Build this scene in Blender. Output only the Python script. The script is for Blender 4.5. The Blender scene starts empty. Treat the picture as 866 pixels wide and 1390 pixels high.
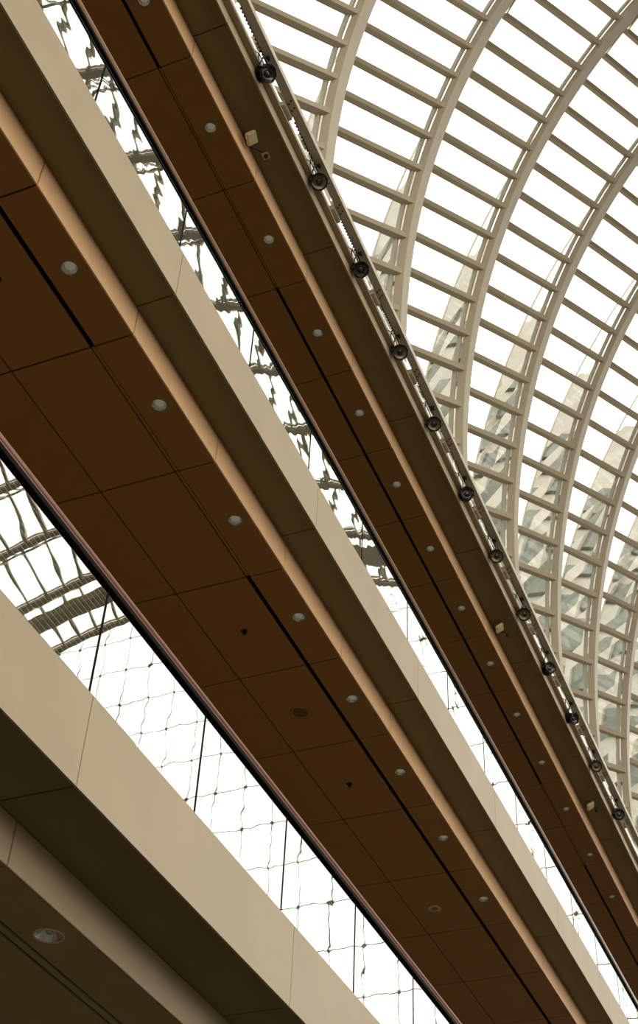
import bpy, bmesh, math, random
from mathutils import Vector, Matrix
random.seed(4)
PI = math.pi
C = bpy.context.scene.collection
EYE = 1.6            # camera height above the floor; all heights below are above the eye unless noted

# ------------------------------------------------------------------ materials
def nodes(name):
    m = bpy.data.materials.new(name); m.use_nodes = True
    nt = m.node_tree; nt.nodes.clear()
    out = nt.nodes.new('ShaderNodeOutputMaterial')
    return m, nt, out
def paint(name, col, rough=.5, metal=0., var=.06, scale=3., spec=.4, bump=0., emit=None, estr=0., coat=0.):
    m, nt, out = nodes(name)
    b = nt.nodes.new('ShaderNodeBsdfPrincipled')
    tc = nt.nodes.new('ShaderNodeTexCoord')
    n = nt.nodes.new('ShaderNodeTexNoise'); n.inputs['Scale'].default_value = scale; n.inputs['Detail'].default_value = 5
    nt.links.new(tc.outputs['Object'], n.inputs['Vector'])
    r = nt.nodes.new('ShaderNodeValToRGB')
    r.color_ramp.elements[0].position = .3; r.color_ramp.elements[1].position = .7
    r.color_ramp.elements[0].color = (*[c*(1-var) for c in col], 1)
    r.color_ramp.elements[1].color = (*[min(1, c*(1+var)) for c in col], 1)
    nt.links.new(n.outputs['Fac'], r.inputs['Fac']); nt.links.new(r.outputs['Color'], b.inputs['Base Color'])
    b.inputs['Roughness'].default_value = rough; b.inputs['Metallic'].default_value = metal
    b.inputs['Specular IOR Level'].default_value = spec
    if bump:
        bp = nt.nodes.new('ShaderNodeBump'); bp.inputs['Strength'].default_value = bump; bp.inputs['Distance'].default_value = .01
        nt.links.new(n.outputs['Fac'], bp.inputs['Height']); nt.links.new(bp.outputs['Normal'], b.inputs['Normal'])
    if emit:
        b.inputs['Emission Color'].default_value = (*emit, 1); b.inputs['Emission Strength'].default_value = estr
    nt.links.new(b.outputs[0], out.inputs[0])
    return m
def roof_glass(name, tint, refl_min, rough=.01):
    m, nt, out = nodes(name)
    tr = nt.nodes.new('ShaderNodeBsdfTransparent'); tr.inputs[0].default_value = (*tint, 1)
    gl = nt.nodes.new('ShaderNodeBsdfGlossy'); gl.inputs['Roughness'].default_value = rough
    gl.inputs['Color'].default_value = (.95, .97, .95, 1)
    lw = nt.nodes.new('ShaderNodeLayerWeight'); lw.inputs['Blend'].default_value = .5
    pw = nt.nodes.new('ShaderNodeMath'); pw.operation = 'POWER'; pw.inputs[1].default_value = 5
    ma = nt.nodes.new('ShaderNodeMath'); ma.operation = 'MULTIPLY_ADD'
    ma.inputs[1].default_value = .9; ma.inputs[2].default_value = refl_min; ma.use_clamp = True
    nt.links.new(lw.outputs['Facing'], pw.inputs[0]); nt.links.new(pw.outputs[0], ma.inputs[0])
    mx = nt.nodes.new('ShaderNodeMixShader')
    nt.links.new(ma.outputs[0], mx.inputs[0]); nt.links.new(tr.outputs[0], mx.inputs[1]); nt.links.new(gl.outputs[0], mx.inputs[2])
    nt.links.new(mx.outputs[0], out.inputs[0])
    return m
def rail_glass(name, fac, wave):
    # laminated guard glass: strong mirror reflection, gentle roller-wave distortion, fine etched lines
    m, nt, out = nodes(name)
    tc = nt.nodes.new('ShaderNodeTexCoord')
    mp = nt.nodes.new('ShaderNodeMapping'); mp.inputs['Scale'].default_value = (1, .8, 1.3)
    nt.links.new(tc.outputs['Object'], mp.inputs[0])
    n = nt.nodes.new('ShaderNodeTexNoise'); n.inputs['Scale'].default_value = 2.6; n.inputs['Detail'].default_value = 1.0
    n.inputs['Roughness'].default_value = .4
    nt.links.new(mp.outputs[0], n.inputs['Vector'])
    bp = nt.nodes.new('ShaderNodeBump'); bp.inputs['Strength'].default_value = 1.; bp.inputs['Distance'].default_value = wave
    nt.links.new(n.outputs['Fac'], bp.inputs['Height'])
    gl = nt.nodes.new('ShaderNodeBsdfGlossy'); gl.inputs['Roughness'].default_value = .004
    gl.inputs['Color'].default_value = (.96, .97, .95, 1)
    nt.links.new(bp.outputs['Normal'], gl.inputs['Normal'])
    tr = nt.nodes.new('ShaderNodeBsdfTransparent'); tr.inputs[0].default_value = (.62, .72, .64, 1)
    mx = nt.nodes.new('ShaderNodeMixShader'); mx.inputs[0].default_value = fac
    nt.links.new(tr.outputs[0], mx.inputs[1]); nt.links.new(gl.outputs[0], mx.inputs[2])
    # etched lines running along the pane
    w = nt.nodes.new('ShaderNodeTexWave'); w.wave_type = 'BANDS'; w.bands_direction = 'Z'
    w.inputs['Scale'].default_value = 6.0; w.inputs['Distortion'].default_value = 0
    nt.links.new(tc.outputs['Object'], w.inputs['Vector'])
    gt = nt.nodes.new('ShaderNodeMath'); gt.operation = 'GREATER_THAN'; gt.inputs[1].default_value = .985
    nt.links.new(w.outputs['Fac'], gt.inputs[0])
    k = nt.nodes.new('ShaderNodeMath'); k.operation = 'MULTIPLY'; k.inputs[1].default_value = .35
    nt.links.new(gt.outputs[0], k.inputs[0])
    df = nt.nodes.new('ShaderNodeBsdfDiffuse'); df.inputs[0].default_value = (.8, .8, .75, 1)
    m2 = nt.nodes.new('ShaderNodeMixShader')
    nt.links.new(k.outputs[0], m2.inputs[0]); nt.links.new(mx.outputs[0], m2.inputs[1]); nt.links.new(df.outputs[0], m2.inputs[2])
    nt.links.new(m2.outputs[0], out.inputs[0])
    return m

M = dict(
    beige=paint('beige_panel', (.475, .36, .228), .5, var=.05, scale=1.6),
    tan=paint('tan_panel_shaded', (.50, .23, .045), .42, var=.04, scale=4, spec=.5),  # ceiling copy of the lip finish, its shade put into a deeper colour
    lip=paint('tan_panel_lit', (.95, .58, .31), .42, var=.03, scale=4, spec=.5),  # same finish as the ceiling, brightened to offset shade under the overhang
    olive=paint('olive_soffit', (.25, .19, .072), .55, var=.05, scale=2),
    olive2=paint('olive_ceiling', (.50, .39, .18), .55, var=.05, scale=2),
    core=paint('dark_cavity', (.012, .009, .006), .9, var=.02),
    slab=paint('slab_concrete', (.22, .19, .15), .8),
    backwall=paint('back_wall_paint', (.12, .085, .05), .8),
    floor=paint('stone_floor', (.035, .026, .012), .6, scale=.6),
    lowerwall=paint('side_wall_plaster', (.06, .04, .025), .8, scale=.4),
    steel=paint('roof_steel_paint', (.60, .505, .37), .45, var=.03, scale=.8),
    frame=paint('glazing_frame_paint', (.66, .60, .50), .4, var=.03),
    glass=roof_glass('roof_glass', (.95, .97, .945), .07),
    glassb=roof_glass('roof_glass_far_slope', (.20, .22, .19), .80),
    endglass=roof_glass('end_wall_glass', (.95, .97, .95), .02),
    cable=paint('cable_steel', (.25, .24, .21), .4, metal=.6),
    gA=rail_glass('guard_glass', .62, .0006),
    gB=rail_glass('guard_glass_wavy', .62, .0011),
    gC=rail_glass('guard_glass_top', .7, .004),
    edge=paint('green_glass_edge', (.16, .30, .20), .2, var=.3, scale=9),
    black=paint('black_rubber', (.005, .004, .003), .8, spec=.1),
    bronze=paint('bronze_handrail', (.26, .12, .045), .18, metal=0., spec=.6, var=.05, scale=6),
    copper=paint('copper_handrail', (.24, .105, .07), .2, metal=0., spec=.6, var=.05, scale=6),
    ring=paint('downlight_trim_paint', (.32, .27, .18), .4),
    can=paint('downlight_reflector', (.75, .73, .64), .25, metal=.8, var=.25, scale=14),
    lens=paint('downlight_lens', (.8, .78, .66), .4, emit=(1, .95, .75), estr=.10),
    lampb=paint('spot_black_metal', (.02, .016, .012), .35, metal=.3),
    lampg=paint('spot_lens_glass', (.05, .042, .032), .12, spec=.9),
    lampr=paint('spot_reflector', (.34, .27, .17), .3, metal=.7),
    chrome=paint('bright_steel', (.78, .77, .74), .12, metal=1., var=.1, scale=20),
    boxm=paint('cream_plastic', (.92, .76, .48), .45),
    darkm=paint('dark_brass', (.05, .04, .03), .4, metal=.5),
    grille=paint('speaker_grille', (.22, .11, .03), .6, var=.3, scale=60),
    tower=paint('tower_stone', (.68, .63, .55), .8, var=.12, scale=.15),
    towerglass=paint('tower_glass', (.20, .215, .175), .15, var=.4, scale=.3),
    paleg=paint('pale_disc', (.85, .68, .38), .5),
)

# ------------------------------------------------------------------ mesh helpers; coordinates (n, u, z): n = left of camera, u = along the hall, z above the eye
def W(n, u, z): return Vector((-n, u, z+EYE))
def finish(name, bm, mat, parent=None, smooth=False, mats=None):
    bmesh.ops.recalc_face_normals(bm, faces=bm.faces[:])
    me = bpy.data.meshes.new(name); bm.to_mesh(me); bm.free()
    for mm in (mats or [mat]): me.materials.append(mm)
    if smooth:
        for p in me.polygons: p.use_smooth = True
    o = bpy.data.objects.new(name, me); C.objects.link(o)
    if parent is not None:
        o.parent = parent; o.matrix_parent_inverse = Matrix.Translation(-parent.location) if parent.rotation_euler == Matrix.Identity(3).to_euler() else parent.matrix_world.inverted()
    return o
def abox(bm, n0, n1, u0, u1, z0, z1, bev=0, mi=0):
    vs = [bm.verts.new(W(n, u, z)) for n in (n0, n1) for u in (u0, u1) for z in (z0, z1)]
    fs = []
    for f in ((0,1,3,2),(4,6,7,5),(0,4,5,1),(2,3,7,6),(0,2,6,4),(1,5,7,3)):
        fc = bm.faces.new([vs[i] for i in f]); fc.material_index = mi; fs.append(fc)
    if bev:
        es = set(e for f in fs for e in f.edges)
        bmesh.ops.bevel(bm, geom=list(es), offset=bev, segments=2, affect='EDGES')
def box(name, n0, n1, u0, u1, z0, z1, mat, parent=None, bev=0):
    bm = bmesh.new(); abox(bm, n0, n1, u0, u1, z0, z1, bev); return finish(name, bm, mat, parent)
def tube(bm, a, b, r, seg=10, r2=None, mi=0, cap=True):
    a = Vector(a); b = Vector(b); d = (b-a); q = d.to_track_quat('Z', 'Y')
    r2 = r if r2 is None else r2
    A = [bm.verts.new(a+q@Vector((r*math.cos(t), r*math.sin(t), 0))) for t in [2*PI*i/seg for i in range(seg)]]
    B = [bm.verts.new(b+q@Vector((r2*math.cos(t), r2*math.sin(t), 0))) for t in [2*PI*i/seg for i in range(seg)]]
    for i in range(seg):
        f = bm.faces.new([A[i], A[(i+1)%seg], B[(i+1)%seg], B[i]]); f.material_index = mi; f.smooth = True
    if cap:
        f = bm.faces.new(A[::-1]); f.material_index = mi; f = bm.faces.new(B); f.material_index = mi
def lathe(bm, prof, seg=24, mat4=Matrix.Identity(4), mi=0, smooth=True):
    rings = []
    for r, z in prof:
        if r < 1e-5: rings.append([bm.verts.new(mat4@Vector((0, 0, z)))])
        else: rings.append([bm.verts.new(mat4@Vector((r*math.cos(2*PI*i/seg), r*math.sin(2*PI*i/seg), z))) for i in range(seg)])
    for a, b in zip(rings, rings[1:]):
        for i in range(seg):
            j = (i+1) % seg
            va = [a[0]] if len(a) == 1 else [a[i], a[j]]
            vb = [b[0]] if len(b) == 1 else [b[j], b[i]]
            if len(va)+len(vb) < 3: continue
            f = bm.faces.new(va+vb); f.smooth = smooth; f.material_index = mi
def empty(name, loc, label=None, cat=None, group=None, kind=None):
    o = bpy.data.objects.new(name, None); C.objects.link(o); o.location = loc; o.empty_display_size = .1
    tag(o, label, cat, group, kind); return o
def tag(o, label=None, cat=None, group=None, kind=None):
    if label: o['label'] = label
    if cat: o['category'] = cat
    if group: o['group'] = group
    if kind: o['kind'] = kind
    return o
def part(o, parent):
    o.parent = parent; o.matrix_parent_inverse = Matrix.Translation(-Vector(parent.location)); return o
ORD = ['first','second','third','fourth','fifth','sixth','seventh','eighth','ninth','tenth','eleventh','twelfth','thirteenth','fourteenth','fifteenth','sixteenth','seventeenth','eighteenth']

U0, U1 = -6.0, 57.0     # extent of the balconies along the hall
# ------------------------------------------------------------------ balconies
def joints(given, pitch_lo, pitch_hi, lo, hi):
    g = list(given)
    while g[0] > lo: g.insert(0, g[0]-pitch_lo)
    while g[-1] < hi: g.append(g[-1]+pitch_hi)
    return g
def run_panels(name, js, n0, n1, z0, z1, mat, parent, gap=.012, bev=.002):
    for a, b in zip(js, js[1:]):
        box(name, n0, n1, a+gap/2, b-gap/2, z0, z1, mat, parent, bev)
def holed(name, n0, n1, u0, u1, z0, z1, h, mat, parent, seg=32):
    cn, cu, r = h
    bm = bmesh.new(); O = []; I = []
    angs = [2*PI*i/seg for i in range(seg)]+[math.atan2(u-cu, n-cn) % (2*PI) for n in (n0, n1) for u in (u0, u1)]
    for a in sorted(angs):
        dx, dy = math.cos(a), math.sin(a)
        ts = [((n1 if dx > 0 else n0)-cn)/dx if abs(dx) > 1e-9 else 1e9, ((u1 if dy > 0 else u0)-cu)/dy if abs(dy) > 1e-9 else 1e9]
        q = min(ts)
        O.append([bm.verts.new(W(cn+q*dx, cu+q*dy, z)) for z in (z0, z1)]); I.append([bm.verts.new(W(cn+r*dx, cu+r*dy, z)) for z in (z0, z1)])
    k = len(O)
    for i in range(k):
        j = (i+1) % k
        bm.faces.new([O[i][0], O[j][0], I[j][0], I[i][0]]); bm.faces.new([O[i][1], I[i][1], I[j][1], O[j][1]])
        bm.faces.new([O[i][0], O[i][1], O[j][1], O[j][0]]); bm.faces.new([I[i][0], I[j][0], I[j][1], I[i][1]])
    return finish(name, bm, mat, parent)
def balcony(label, nf, zs, zt, nl, zl, fasc, lips, rows, slot, opens, soff, trim, back=8.6, top=None, gap=.014, holes=()):
    """nf fascia plane, zs dark soffit height, zt fascia top, nl lip plane, zl ceiling height"""
    t = empty('balcony', W(nf, 0, zl), label, 'balcony')
    th = .02
    tp = top if top else zt-.02
    bm = bmesh.new()      # slab body behind the panels, stepped like the edge
    abox(bm, nf+th+.01, back, U0, U1, zs+th+.01, tp)
    abox(bm, nl+th+.01, back, U0, U1, zl+.15, zs+th+.02)
    finish('slab_body', bm, M['core'], t)
    box('floor_slab', nf+.02, back, U0, U1, tp, tp+.02, M['slab'], t)
    run_panels('fascia_panel', fasc, nf, nf+th, zs, zt, trim[0], t, .010, 0)
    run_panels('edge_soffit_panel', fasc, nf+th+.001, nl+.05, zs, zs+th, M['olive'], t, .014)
    run_panels('lip_panel', lips, nl, nl+th, zl, zs-.002, trim[1], t, .014, .003)
    # main ceiling rows
    edges = rows
    for ri, (a, b) in enumerate(edges):
        a0 = nl+th+.002 if ri == 0 else a
        for x, y in zip(lips, lips[1:]):
            h = [q for q in holes if a0 < q[0] < b and x < q[1] < y]
            if h: holed('ceiling_panel', a0, b, x+gap/2, y-gap/2, zl, zl+th, h[0], soff, t)
            else: box('ceiling_panel', a0, b, x+gap/2, y-gap/2, zl, zl+th, soff, t, .002)
    if slot:
        for i, (a, b) in enumerate(zip(lips, lips[1:])):
            if not opens((a+b)/2):
                box('slot_cover', slot[0]+.012, slot[1]-.012, a+.01, b-.01, zl+.008, zl+th, soff, t)
    return t
jA = joints([6.51, 10.05], 3.54, 3.54, U0, 40)
lA = joints([6.77, 10.37], 3.6, 3.6, U0, 40)
jB = joints([6.89, 10.45, 13.95, 17.39], 3.5, 3.5, U0, 40)
lB = joints([5.14, 6.94, 8.77, 10.59, 12.35, 14.07, 15.88, 17.76], 1.8, 1.8, U0, 40)
jC = joints([6.64, 10.1, 13.45, 16.7, 19.95, 23.3], 3.3, 3.35, U0, 44)
lC = joints([6.70, 8.55, 10.25, 11.97, 13.64, 15.24, 16.87, 18.52, 20.2, 21.85, 23.5], 1.75, 1.72, U0, 44)

nA, nB, nC = 4.6, 4.8, 4.6
DLB = (6.03, 7.85, 9.67, 11.46, 13.20, 14.98, 16.80, 18.71)
DLC = (5.87, 7.66, 9.46, 11.17, 12.81, 14.43, 16.04, 17.68, 19.35, 21.03, 22.75, 24.57, 26.52, 28.48)
zAs, zAt, nAl, zAl = 1.029*nA, 1.183*nA, 5.207, 4.40
zBs, zBt, nBl, zBl = 2.179*nB, 2.318*nB, 5.232, 10.094
zCs, zCt, nCl, zCl = 3.329*nC, 3.376*nC, 5.067, 14.95
balcony('lowest balcony edge at the bottom left, beige fascia over beige lip and olive soffit', nA, zAs, zAt, nAl, zAl,
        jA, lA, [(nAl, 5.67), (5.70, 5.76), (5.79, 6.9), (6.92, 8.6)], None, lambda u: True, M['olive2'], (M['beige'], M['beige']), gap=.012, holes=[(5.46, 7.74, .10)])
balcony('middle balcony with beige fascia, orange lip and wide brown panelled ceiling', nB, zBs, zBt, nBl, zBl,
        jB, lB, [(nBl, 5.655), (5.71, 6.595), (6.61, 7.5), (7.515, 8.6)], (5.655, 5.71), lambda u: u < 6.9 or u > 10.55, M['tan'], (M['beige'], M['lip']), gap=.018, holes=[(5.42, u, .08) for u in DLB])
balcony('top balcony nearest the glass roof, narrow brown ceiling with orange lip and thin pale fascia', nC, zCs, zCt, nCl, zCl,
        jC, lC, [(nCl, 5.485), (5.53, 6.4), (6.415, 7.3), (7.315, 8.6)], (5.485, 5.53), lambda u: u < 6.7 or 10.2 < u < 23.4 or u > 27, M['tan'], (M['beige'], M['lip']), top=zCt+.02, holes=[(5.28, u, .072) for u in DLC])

# ------------------------------------------------------------------ glass guards
def guard(label, n, zb, zt, js, capz, tubez, tube_r, gm, rail, capw=.03):
    t = empty('glass_balustrade', W(n, 0, zb), label, 'balustrade')
    for a, b in zip(js, js[1:]):
        bm = bmesh.new(); abox(bm, n, n+.016, a+.011, b-.011, zb+.002, zt+.014)
        p = finish('glass_panel', bm, gm, t)
        bm = bmesh.new(); abox(bm, n-.003, n+.018, b-.011, b+.011, zb+.002, zt+.01); finish('black_joint', bm, M['black'], t)
    bm = bmesh.new(); abox(bm, n-capw, n+.016+capw*.6, U0, U1, capz, capz+.045, .004); finish('cap_channel', bm, M['black'], t)
    bm = bmesh.new(); tube(bm, W(n, U0, tubez), W(n, U1, tubez), tube_r, 20); tube(bm, W(n-.4*tube_r, U0, tubez-tube_r*.95), W(n-.4*tube_r, U1, tubez-tube_r*.95), tube_r*.35, 10)
    finish('handrail', bm, rail, t)
    return t
gAj = joints([6.48, 8.13, 9.80, 11.49], 1.66, 1.67, U0, 40)
gBj = joints([5.08, 6.82, 8.51, 10.17, 11.88, 13.57], 1.70, 1.70, U0, 40)
gd = guard('lowest glass balustrade with copper handrail reflecting the roof arches and cable net', nA+.02, zAt, 6.36, gAj, 6.37, 6.462, .034, M['gA'], M['copper'])
box('glass_edge', nA+.012, nA+.019, U0, 7.15, zAt+.002, zAt+.022, M['edge'], gd)
guard('middle glass balustrade with bronze handrail showing wavy roof reflections', nB+.01, zBt, 11.83, gBj, 11.845, 11.955, .036, M['gB'], M['bronze'])

# top balcony edge: ledge, guard strip, and the lighting rail with reflections modelled as teeth
t = empty('lighting_rail', W(4.45, 0, 15.77), 'long beige box rail with steel strip, its reflections shown as teeth, and brackets carrying the black spotlights', 'rail')
box('ledge', 4.517, 4.618, U0, U1, zCt+.001, zCt+.03, M['beige'], t, .002)
bm = bmesh.new(); abox(bm, 4.55, 4.56, U0, U1, zCt+.025, 15.80); finish('steel_strip', bm, M['chrome'], t)
bm = bmesh.new(); abox(bm, 4.385, 4.500, U0, U1, 15.775, 15.90, .004); finish('box_beam', bm, M['steel'], t)
SP = [7.55, 9.25, 10.80, 12.42, 13.98, 15.65, 17.30, 18.98, 20.68, 22.42, 24.22, 26.20]
for i, u in enumerate(SP):
    bm = bmesh.new()         # mirrored roof lattice modelled as dark teeth on a thin back, one outline
    o_ = []
    for k in range(13):
        v = u-.85+k*.055
        o_ += [(4.515, v), (4.515, v+.028), (4.503, v+.028), (4.503, v+.055)]
    pts = [(4.498, u-.85)]+o_+[(4.498, o_[-1][1])]
    lo = [bm.verts.new(W(n, v, 15.764)) for n, v in pts]; hi = [bm.verts.new(W(n, v, 15.774)) for n, v in pts]
    bm.faces.new(lo); bm.faces.new(hi[::-1])
    for k in range(len(pts)): bm.faces.new([lo[k], lo[(k+1) % len(pts)], hi[(k+1) % len(pts)], hi[k]])
    finish('reflection_teeth', bm, M['lampb'], t)
for i, u in enumerate(SP):
    uu = u+.55
    bm = bmesh.new(); abox(bm, 4.500, 4.55, uu-.02, uu+.22, 15.70, 15.80)
    finish('bracket_plate', bm, M['steel'], t)
    bm = bmesh.new()
    for a, b in ((4.43, 0), (4.47, .03), (4.43, .11), (4.47, .14)):
        tube(bm, W(a, uu+b, 15.776), W(a, uu+b, 15.768), .013, 10)
    finish('bolt', bm, M['darkm'], t)

# ------------------------------------------------------------------ recessed downlights
def downlight_proto(r):
    t = empty('downlight', (0, 0, 0))
    bm = bmesh.new(); lathe(bm, [(r*1.0, .01), (r*1.0, -.004), (r*1.13, -.006), (r*1.18, 0), (r*1.18, .004)], 28); finish('trim_ring', bm, M['ring'], t)
    bm = bmesh.new(); lathe(bm, [(r*1.0, -.003), (r*.97, -.001), (r*.9, .05), (r*.8, .016+.05), (0, .017+.05)], 28); finish('reflector', bm, M['can'], t)
    bm = bmesh.new(); lathe(bm, [(r*.62, .064), (r*.62, .03), (r*.55, .022), (0, .020)], 24); finish('lamp', bm, M['lens'], t)
    return t
def copy_tree(o, loc):
    c = o.copy(); C.objects.link(c); c.location = loc
    for ch in list(o.children):
        d = ch.copy(); C.objects.link(d); d.parent = c
    return c
def place_all(proto, pts, fmt, cat, group, drop=-.006):
    for i, (n, u, z) in enumerate(pts):
        loc = W(n, u, z+drop)
        if i == 0: proto.location = loc; o = proto
        else: o = copy_tree(proto, loc)
        tag(o, fmt % ORD[i], cat, group)
dl = downlight_proto(.078)
place_all(dl, [(5.42, u, zBl) for u in (6.03, 7.85, 9.67, 11.46, 13.20, 14.98, 16.80, 18.71)],
          'round recessed downlight in the wide middle ceiling, %s down from the upper left', 'downlight', 'downlights in the middle ceiling', 0)
dl = downlight_proto(.070)
place_all(dl, [(5.28, u, zCl) for u in (5.87, 7.66, 9.46, 11.17, 12.81, 14.43, 16.04, 17.68, 19.35, 21.03, 22.75, 24.57, 26.52, 28.48)],
          'small round recessed downlight in the top balcony ceiling, %s down from the top', 'downlight', 'downlights in the top ceiling', 0)
dl = empty('downlight', (0, 0, 0))
r = .098
bm = bmesh.new(); lathe(bm, [(r, .01), (r, -.003), (r*1.1, -.006), (r*1.2, -.002), (r*1.2, .004)], 32); finish('trim_ring', bm, M['boxm'], dl)
bm = bmesh.new(); lathe(bm, [(r, -.003), (r*.97, .0), (r*.80, .06), (r*.4, .10), (0, .11)], 36); finish('reflector', bm, M['chrome'], dl)
bm = bmesh.new(); lathe(bm, [(r*.28, .10), (r*.28, .03), (r*.2, .015), (0, .012)], 20); finish('lamp', bm, M['can'], dl)
dl.location = W(5.46, 7.74, zAl); tag(dl, 'large chrome recessed downlight in the olive soffit at the bottom left corner', 'downlight')

# sprinklers and speaker grilles in the middle ceiling
def sprinkler_proto():
    t = empty('sprinkler', (0, 0, 0))
    bm = bmesh.new(); lathe(bm, [(.045, .001), (.04, -.006), (.018, -.010), (.018, .001)], 20); finish('escutcheon', bm, M['darkm'], t)
    bm = bmesh.new(); lathe(bm, [(.012, -.008), (.012, -.035), (.022, -.04), (.022, -.044), (0, -.046)], 16); finish('head', bm, M['lampb'], t)
    return t
sp = sprinkler_proto()
for i, (n, u, lab) in enumerate([(6.12, 5.9, 'small dark sprinkler head in the middle ceiling at the left edge of the photo'),
                                 (6.14, 11.49, 'small dark sprinkler head near the centre of the wide middle ceiling'),
                                 (6.18, 15.04, 'small dark sprinkler head in the middle ceiling below the round speaker grille')]):
    if i: o = copy_tree(sp, W(n, u, zBl))
    else: o = sp; o.location = W(n, u, zBl)
    tag(o, lab, 'sprinkler', 'sprinklers in the middle ceiling')
for n, u, m1, lab in ((6.16, 13.26, 'grille', 'round brown speaker grille set flush in the wide middle ceiling'),
                      (6.23, 18.77, 'paleg', 'pale ring-shaped ceiling fitting in the lower part of the middle ceiling')):
    t = empty('ceiling_speaker', W(n, u, zBl), lab, 'ceiling speaker')
    T = Matrix.Translation(W(n, u, zBl))
    bm = bmesh.new(); lathe(bm, [(.105, .001), (.108, -.006), (.094, -.010), (.092, .001)] if m1 == 'paleg' else [(.14, .001), (.14, -.004), (.10, -.006), (.10, .001)], 32, T)
    finish('outer_ring', bm, M['tan'] if m1 == 'grille' else M['paleg'], t)
    bm = bmesh.new()
    rr = .095 if m1 == 'grille' else .09
    lathe(bm, [(0, -.005)]+[(rr*k/7, -.005-(.003 if k % 2 else 0)) for k in range(1, 8)]+[(rr, .001)], 32, T)
    finish('grille', bm, M[m1], t)
    if m1 == 'paleg':
        bm = bmesh.new(); lathe(bm, [(0, -.016), (.045, -.014), (.052, -.004)], 24, T); finish('centre_disc', bm, M['ring'], t)

# ------------------------------------------------------------------ cream boxes and sensors under the top balcony
for i, (n, u, s) in enumerate([(4.94, 8.10, .11), (4.90, 18.71, .11), (4.86, 25.0, .12)]):
    lab = ['cream floodlight box with wire under the top balcony, nearest the top of the photo',
           'cream floodlight box under the top balcony, between the other two',
           'cream floodlight box under the top balcony, lowest of the three'][i]
    t = empty('floodlight_box', W(n, u, zCs), lab, 'floodlight', 'cream floodlight boxes under the top balcony')
    Tm = Matrix.Translation(W(n, u, zCs-.125)) @ Matrix.Rotation(.25, 4, 'Z') @ Matrix.Rotation(-.6, 4, 'Y')
    bm = bmesh.new(); bmesh.ops.create_cube(bm, size=1, matrix=Tm@Matrix.Diagonal((s*1.3, s*1.6, .05, 1)))
    bmesh.ops.bevel(bm, geom=bm.edges[:], offset=.008, segments=2, affect='EDGES'); finish('housing', bm, M['boxm'], t)
    bm = bmesh.new(); bmesh.ops.create_cube(bm, size=1, matrix=Tm@Matrix.Translation((0, 0, -.028))@Matrix.Diagonal((s*1.02, s*1.3, .008, 1))); finish('cover', bm, M['paleg'], t)
    bm = bmesh.new()
    tube(bm, W(n, u, zCs-.001), W(n, u, zCs-.07), .012, 10)
    for sg in (-1, 1): tube(bm, Tm@Vector((sg*s*.7, 0, 0)), W(n, u, zCs-.02), .006, 8)
    finish('bracket', bm, M['darkm'], t)
    bm = bmesh.new(); pts = [W(n+.03, u-.02, zCs), W(n+.10, u-.05, zCs-.05), W(n+.12, u+.12, zCs-.07), W(n+.03, u+.24, zCs-.03), W(n-.03, u+.34, zCs)]
    for a, b in zip(pts, pts[1:]): tube(bm, a, b, .005, 6)
    finish('cable', bm, M['black'], t)
    t = empty('ceiling_sensor', W(n-.03, u+.37, zCs), ['small square sensor beside the topmost cream box under the top balcony',
        'small round sensor beside the middle cream box under the top balcony', 'small sensor beside the lowest cream box under the top balcony'][i], 'sensor', 'sensors under the top balcony')
    bm = bmesh.new(); abox(bm, n-.075, n+.015, u+.32, u+.42, zCs-.012, zCs-.0, .003); finish('base_plate', bm, M['boxm'] if i == 0 else M['ring'], t)
    bm = bmesh.new(); lathe(bm, [(.028, 0), (.028, -.03), (.018, -.045), (0, -.047)], 18, Matrix.Translation(W(n-.03, u+.37, zCs-.01))); finish('lens', bm, M['darkm'], t)

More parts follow.
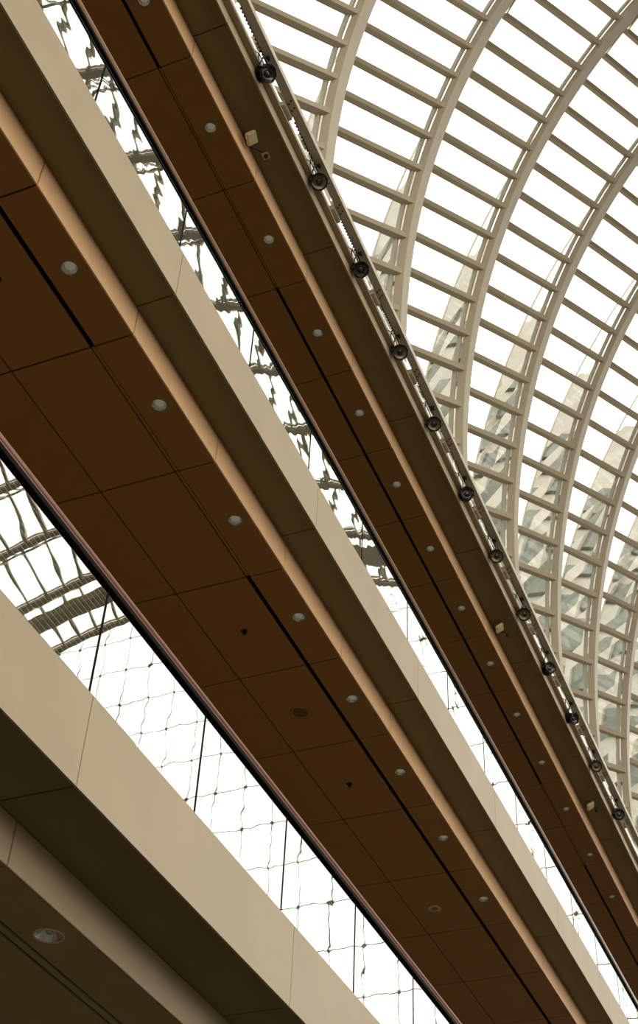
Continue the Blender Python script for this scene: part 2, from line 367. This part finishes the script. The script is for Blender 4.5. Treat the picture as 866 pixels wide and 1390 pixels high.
# ------------------------------------------------------------------ spotlights on the rail
def spot(loc, aim, label, lit):
    t = empty('spotlight', loc, label, 'spotlight', 'black spotlights along the lighting rail')
    q = (-Vector(aim)).to_track_quat('Z', 'Y').to_matrix().to_4x4()      # local -Z looks along aim
    T = Matrix.Translation(loc) @ q
    S = .118
    bm = bmesh.new()
    prof = [(0, .20), (.035, .20), (.05, .17), (.075, .15)]
    for k in range(5): prof += [(.082, .14-.018*k), (.105, .137-.018*k), (.105, .131-.018*k), (.082, .128-.018*k)]
    prof += [(.10, .04), (.108, .0), (.108, -.03), (.097, -.03), (.093, .01)]
    lathe(bm, prof, 28, T, smooth=False); finish('housing', bm, M['lampb'], t)
    bm = bmesh.new(); lathe(bm, [(.094, -.012), (.086, -.006), (.07, .018), (.045, .022), (.04, .012)], 28, T); finish('reflector', bm, M['lampr'] if lit else M['lampg'], t)
    bm = bmesh.new(); lathe(bm, [(.041, .013), (.03, -.003), (0, -.010)], 24, T); finish('lens', bm, M['lampg'], t)
    bm = bmesh.new()      # eight-sided accessory frame with clips
    for k in range(8):
        a0 = PI/8+k*PI/4; a1 = a0+PI/4
        tube(bm, T@Vector((S*math.cos(a0), S*math.sin(a0), -.03)), T@Vector((S*math.cos(a1), S*math.sin(a1), -.03)), .009, 6)
        tube(bm, T@Vector((S*math.cos(a0), S*math.sin(a0), -.036)), T@Vector((S*math.cos(a0)*.97, S*math.sin(a0)*.97, .035)), .007, 6)
    finish('accessory_frame', bm, M['lampb'], t)
    bm = bmesh.new()      # yoke and clamp
    p1 = T@Vector((.125, 0, .06)); p2 = T@Vector((-.125, 0, .06))
    top = Vector(loc)+Vector((-.02, -.03, .26)); a = top+Vector((0, -.09, -.03)); b = top+Vector((0, .09, -.03))
    if (p1-a).length > (p1-b).length: a, b = b, a
    for x, y in ((p1, a), (p2, b), (a, b)): tube(bm, x, y, .011, 8)
    tube(bm, T@Vector((.10, 0, .06)), T@Vector((.14, 0, .06)), .02, 10); tube(bm, T@Vector((-.10, 0, .06)), T@Vector((-.14, 0, .06)), .02, 10)
    finish('yoke', bm, M['lampb'], t)
    bm = bmesh.new(); tube(bm, top+Vector((0, 0, -.03)), top+Vector((0, 0, .06)), .014, 8)
    bmesh.ops.create_cube(bm, size=1, matrix=Matrix.Translation(top+Vector((-.0, 0, .065)))@Matrix.Diagonal((.07, .05, .045, 1)))
    finish('clamp', bm, M['darkm'], t)
    bm = bmesh.new(); pts = [T@Vector((0, 0, .20)), top+Vector((-.05, .03, .02)), top+Vector((-.08, -.08, .12)), top+Vector((-.03, -.12, .16))]
    for x, y in zip(pts, pts[1:]): tube(bm, x, y, .007, 6)
    finish('power_cable', bm, M['black'], t)
    return t
for i, u in enumerate(SP):
    zc_ = 15.42; n_ = zc_*4.5/15.60; uu = u*zc_/15.60
    loc = W(n_, uu, zc_)
    tocam = (Vector((0, 0, EYE))-loc).normalized()
    j = [(.75, .2, .1), (.05, .05, 0), (.1, 0, .0), (.12, .1, 0), (.02, 0, 0), (.3, -.2, .2), (0, 0, 0), (.02, .05, 0), (.6, .1, .4), (.7, .5, .1), (.15, .1, .1), (.2, .1, .2)][i]
    spot(loc, tocam+Vector(j), 'round black spotlight on the rail below the glass roof, %s counted down from the top' % ORD[i], i in (1, 3, 4, 6, 7, 10))

# ------------------------------------------------------------------ barrel vault: folded glass on curved steel ribs
AX, ZC, R, RS, RU0 = -25.756, 24.015, 32.5, 4.5817, 9.501
DPH, PH0, RW, FD = .042512, -.011567, .38, 2.15
def V(u, phi, r):
    if phi < 0: return W(AX+r, u, ZC+R*phi)
    if phi > PI: return W(AX-r, u, ZC-R*(phi-PI))
    return W(AX+r*math.cos(phi), u, ZC+r*math.sin(phi))
PHS = [-.26]+[PH0+k*DPH/2 for k in range(-10, 150)]
PHS = [p for p in PHS if p < PI+.02]
def sweep(bm, prof, phs=PHS):
    rings = [[bm.verts.new(V(u, p, r)) for u, r in prof] for p in phs]
    k = len(prof)
    for a, b in zip(rings, rings[1:]):
        for i in range(k):
            bm.faces.new([a[i], a[(i+1)%k], b[(i+1)%k], b[i]])
    bm.faces.new(rings[0][::-1]); bm.faces.new(rings[-1])
def rect(u0, u1, r0, r1): return [(u0, r0), (u1, r0), (u1, r1), (u0, r1)]
ribs = list(range(-5, 12))
rn = {0: 'curved beige roof rib mostly hidden behind the top balcony at upper left', 1: 'leftmost visible curved roof rib, rising from beside the second spotlight',
      2: 'curved roof rib second from the left, reaching the top edge of the photo', 3: 'curved roof rib third from the left, running into the top right corner',
      4: 'curved roof rib fourth from the left, first one cut by the right edge', 5: 'curved roof rib fifth from the left, second one cut by the right edge',
      6: 'curved roof rib sixth from the left, cut by the right edge near mid height', 7: 'curved roof rib farthest right, only its lower part inside the photo'}
for k in ribs:
    u = RU0+k*RS
    bm = bmesh.new()
    sweep(bm, [(u, R), (u+RW, R), (u+RW, R+.05), (u+RW-.05, R+.05), (u+RW-.05, R+.10), (u+RW+.03, R+.10), (u+RW+.03, R+.22), (u, R+.22)])
    a = finish('roof_arch', bm, M['steel'])
    tag(a, rn.get(k, 'beige curved roof rib seen only in the reflections of the balustrade glass' if k > 7 else 'beige curved roof rib behind the camera end of the hall'), 'roof rib', 'curved roof ribs')
bayn = {0: 'folded glass roof bay left of the leftmost visible rib', 1: 'folded glass roof bay between the first and second visible ribs', 2: 'folded glass roof bay between the second and third visible ribs',
        3: 'folded glass roof bay between the third and fourth visible ribs', 4: 'folded glass roof bay between the fourth and fifth visible ribs', 5: 'folded glass roof bay between the fifth and sixth visible ribs',
        6: 'folded glass roof bay between the sixth and seventh visible ribs', 7: 'folded glass roof bay right of the last visible rib'}
nP = 75
PT, PD = .18, .26
for k in ribs[:-1]:
    ua = RU0+k*RS+RW; ub = RU0+(k+1)*RS; um = (ua+ub)/2
    t = empty('roof_bay', W(AX+R, ua, ZC), bayn.get(k, 'folded glass roof bay seen only in the reflections of the balustrades' if k > 7 else 'folded glass roof bay at the camera end of the hall'), 'glass roof bay', 'folded glass roof bays')
    off = .16                                    # glass sits outside the purlins
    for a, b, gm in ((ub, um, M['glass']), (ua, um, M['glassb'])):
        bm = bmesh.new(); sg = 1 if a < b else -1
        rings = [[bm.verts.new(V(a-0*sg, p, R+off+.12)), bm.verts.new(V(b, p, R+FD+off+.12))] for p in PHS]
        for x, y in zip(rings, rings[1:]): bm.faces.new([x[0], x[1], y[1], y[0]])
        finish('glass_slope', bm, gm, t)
    bm = bmesh.new(); sweep(bm, rect(um-.025, um+.025, R+FD+.20, R+FD+.30)); finish('ridge_beam', bm, M['frame'], t)
    for sg, e in ((-1, ub),):
        c = e+sg*(.02 if sg < 0 else .15)
        bm = bmesh.new(); sweep(bm, rect(c-.04, c+.04, R+.27, R+.38)); finish('glazing_frame', bm, M['frame'], t)
    if k < -1: continue
    # one chevron purlin, then copies turned about the vault axis
    bm = bmesh.new()
    L = math.hypot(um-ua, FD); du, dr = (um-ua)/L, FD/L
    for sg, e in ((1, ua), (-1, ub)):
        # inner edge line from (e,R) to (um,R+FD); depth goes outward-normal
        PDs = PD if sg < 0 else .06       # slim bars on the far slope, deep bars on the near one
        pts = []
        for s0 in (0, L):
            for dd in (0, PDs):
                for tt in (-PT/2, PT/2):
                    uu = e+sg*(du*s0-dr*dd*(0 if s0 == L else 1)*0) ; rr = R+.05+dr*s0+dd/du*.7
                    pts.append(bm.verts.new(Vector((0, uu, 0))+Vector((-(rr), 0, 0))+Vector((0, 0, tt))))
        for f in ((0,1,3,2),(4,6,7,5),(0,4,5,1),(2,3,7,6),(0,2,6,4),(1,5,7,3)): bm.faces.new([pts[i] for i in f])
    proto = None
    center = W(AX, 0, ZC)
    for j in range(-5, nP):
        phi = PH0+j*DPH
        if phi > PI: break
        if phi >= 0: mw = Matrix.Translation(center) @ Matrix.Rotation(phi, 4, 'Y')
        else: mw = Matrix.Translation(center+Vector((0, 0, R*phi)))
        if proto is None: proto = o = finish('purlin', bm, M['steel'], t)
        else: o = proto.copy(); C.objects.link(o)
        o.parent = t; o.matrix_parent_inverse = Matrix.Translation(-t.location); o.matrix_basis = mw

# end wall of cable-hung glass beyond the last rib
UE = RU0+11*RS+RW+.05
def end_wall(name, ue):
    bm = bmesh.new()
    top = [bm.verts.new(V(ue, p, R+2.4)) for p in [PI*i/60 for i in range(61)]]
    bm.faces.new([bm.verts.new(W(AX+R+2.4, ue, -EYE))]+top+[bm.verts.new(W(AX-R-2.4, ue, -EYE))])
    return tag(finish(name, bm, M['endglass']), kind='structure')
end_wall('window_1', UE+.3); end_wall('window_2', RU0-5*RS-.3)
net = empty('cable_net', W(AX, UE, -EYE), 'cable net with round clamps hanging across the glazed end wall, seen mirrored in the balustrades', 'cable net')
UN = UE-.3
nodes_z = [-.3+2.6*i for i in range(22)]
for i in range(-17, 18):
    n = AX+.25+1.85*i
    h = math.sqrt(max(0, R*R-(n-AX)**2))
    if h < 1: continue
    zt = ZC+h
    bm = bmesh.new(); tube(bm, W(n, UN, -EYE), W(n, UN, zt), .024, 6)
    for z in nodes_z:
        if z < zt-.3: tube(bm, W(n, UN-.05, z), W(n, UN+.05, z), .08, 10)
    finish('vertical_cable', bm, M['cable'], net)
for z in nodes_z:
    h = R if z < ZC else math.sqrt(max(0, R*R-(z-ZC)**2))
    bm = bmesh.new(); tube(bm, W(AX-h, UN, z), W(AX+h, UN, z), .02, 6); finish('horizontal_cable', bm, M['cable'], net)
bm = bmesh.new(); sweep(bm, rect(UE-3.6, UE-2.6, R-.35, R+.3), [p for p in PHS if -.02 < p < PI-.02])
tag(finish('end_arch', bm, M['steel']), 'thick beige arch at the far end of the roof before the cable net, seen mirrored', 'roof arch')

# ------------------------------------------------------------------ room shell
def struct(name, *a): return tag(box(name, *a), kind='structure')
US, UF = RU0-5*RS-.4, UE+.6
struct('floor', AX-R-4, 9, US, UF, -EYE-.3, -EYE, M['floor'])
struct('wall_left', 8.6, 8.9, US, UF, -EYE, 16, M['backwall'])
struct('wall_right', AX-R-.8, AX-R-.2, US, UF, -EYE, 14, M['lowerwall'])  # unseen wall, stopped low to let more level daylight in
struct('added_glazing', AX-R-.6, AX-R-.5, US, UF, 14, ZC, M['endglass'])  # unseen glazing added so low daylight reaches the balcony lips
struct('trim_1', 6.3, 8.9, US, UF, 15.57, 15.75, M['slab'])

# neighbouring tower beyond the roof, seen mirrored in the far slopes of the folds
tw = empty('office_tower', W(65, 20, -EYE), 'tall cream stone and glass tower outside, mirrored in the folded roof glass', 'building')
box('stone_wall', 55, 75, -40, 140, -EYE, 168, M['tower'], tw)
for i in range(10):
    z = 42+8.8*i
    box('window_band', 54.6, 55.05, -38, 138, z, z+5.6, M['towerglass'] , tw)
for i in range(36):
    u = -38+i*5
    box('pier', 54.0, 55.02, u, u+1.5, -EYE, 130, M['tower'], tw)

# ------------------------------------------------------------------ light
w = bpy.data.worlds.new('World'); bpy.context.scene.world = w; w.use_nodes = True
wn = w.node_tree; bg = wn.nodes['Background']; bg.inputs[1].default_value = 2.4
wt = wn.nodes.new('ShaderNodeTexCoord'); wx = wn.nodes.new('ShaderNodeSeparateXYZ'); wr = wn.nodes.new('ShaderNodeValToRGB')
wn.links.new(wt.outputs['Generated'], wx.inputs[0]); wn.links.new(wx.outputs['Z'], wr.inputs[0]); wn.links.new(wr.outputs[0], bg.inputs[0])
wr.color_ramp.elements[0].position = 0; wr.color_ramp.elements[0].color = (.06, .055, .045, 1)      # dark ground below the horizon
wr.color_ramp.elements[1].position = .03; wr.color_ramp.elements[1].color = (1, .95, .86, 1)        # even overcast sky

# ------------------------------------------------------------------ camera
f, p, r, al = 1854.5, .7741, .0583, .4304
Rr = Vector((1, 0, 0)); F = Vector((0, math.cos(p), math.sin(p))); Uu = Rr.cross(F)
R2 = Rr*math.cos(r)+Uu*math.sin(r); U2 = -Rr*math.sin(r)+Uu*math.cos(r)
def tob(v):       # heading frame -> hall frame
    return Vector((v.x*math.cos(al)-v.y*math.sin(al), v.x*math.sin(al)+v.y*math.cos(al), v.z))
cam = bpy.data.cameras.new('camera'); co = bpy.data.objects.new('camera', cam); C.objects.link(co)
X, Y, Z = tob(R2), tob(U2), -tob(F)
co.matrix_world = Matrix(((X.x, Y.x, Z.x, 0), (X.y, Y.y, Z.y, 0), (X.z, Y.z, Z.z, EYE), (0, 0, 0, 1)))
cam.sensor_fit = 'VERTICAL'; cam.sensor_height = 36; cam.lens = f/1390*36
cam.shift_y = -45/1390
cam.clip_end = 500
sc = bpy.context.scene; sc.camera = co
sc.view_settings.view_transform = 'Standard'; sc.view_settings.look = 'None'
sc.view_settings.exposure = 0; sc.view_settings.gamma = 1; sc.view_settings.use_curve_mapping = False
sc.cycles.transparent_max_bounces = 24
sc.cycles.max_bounces = 10
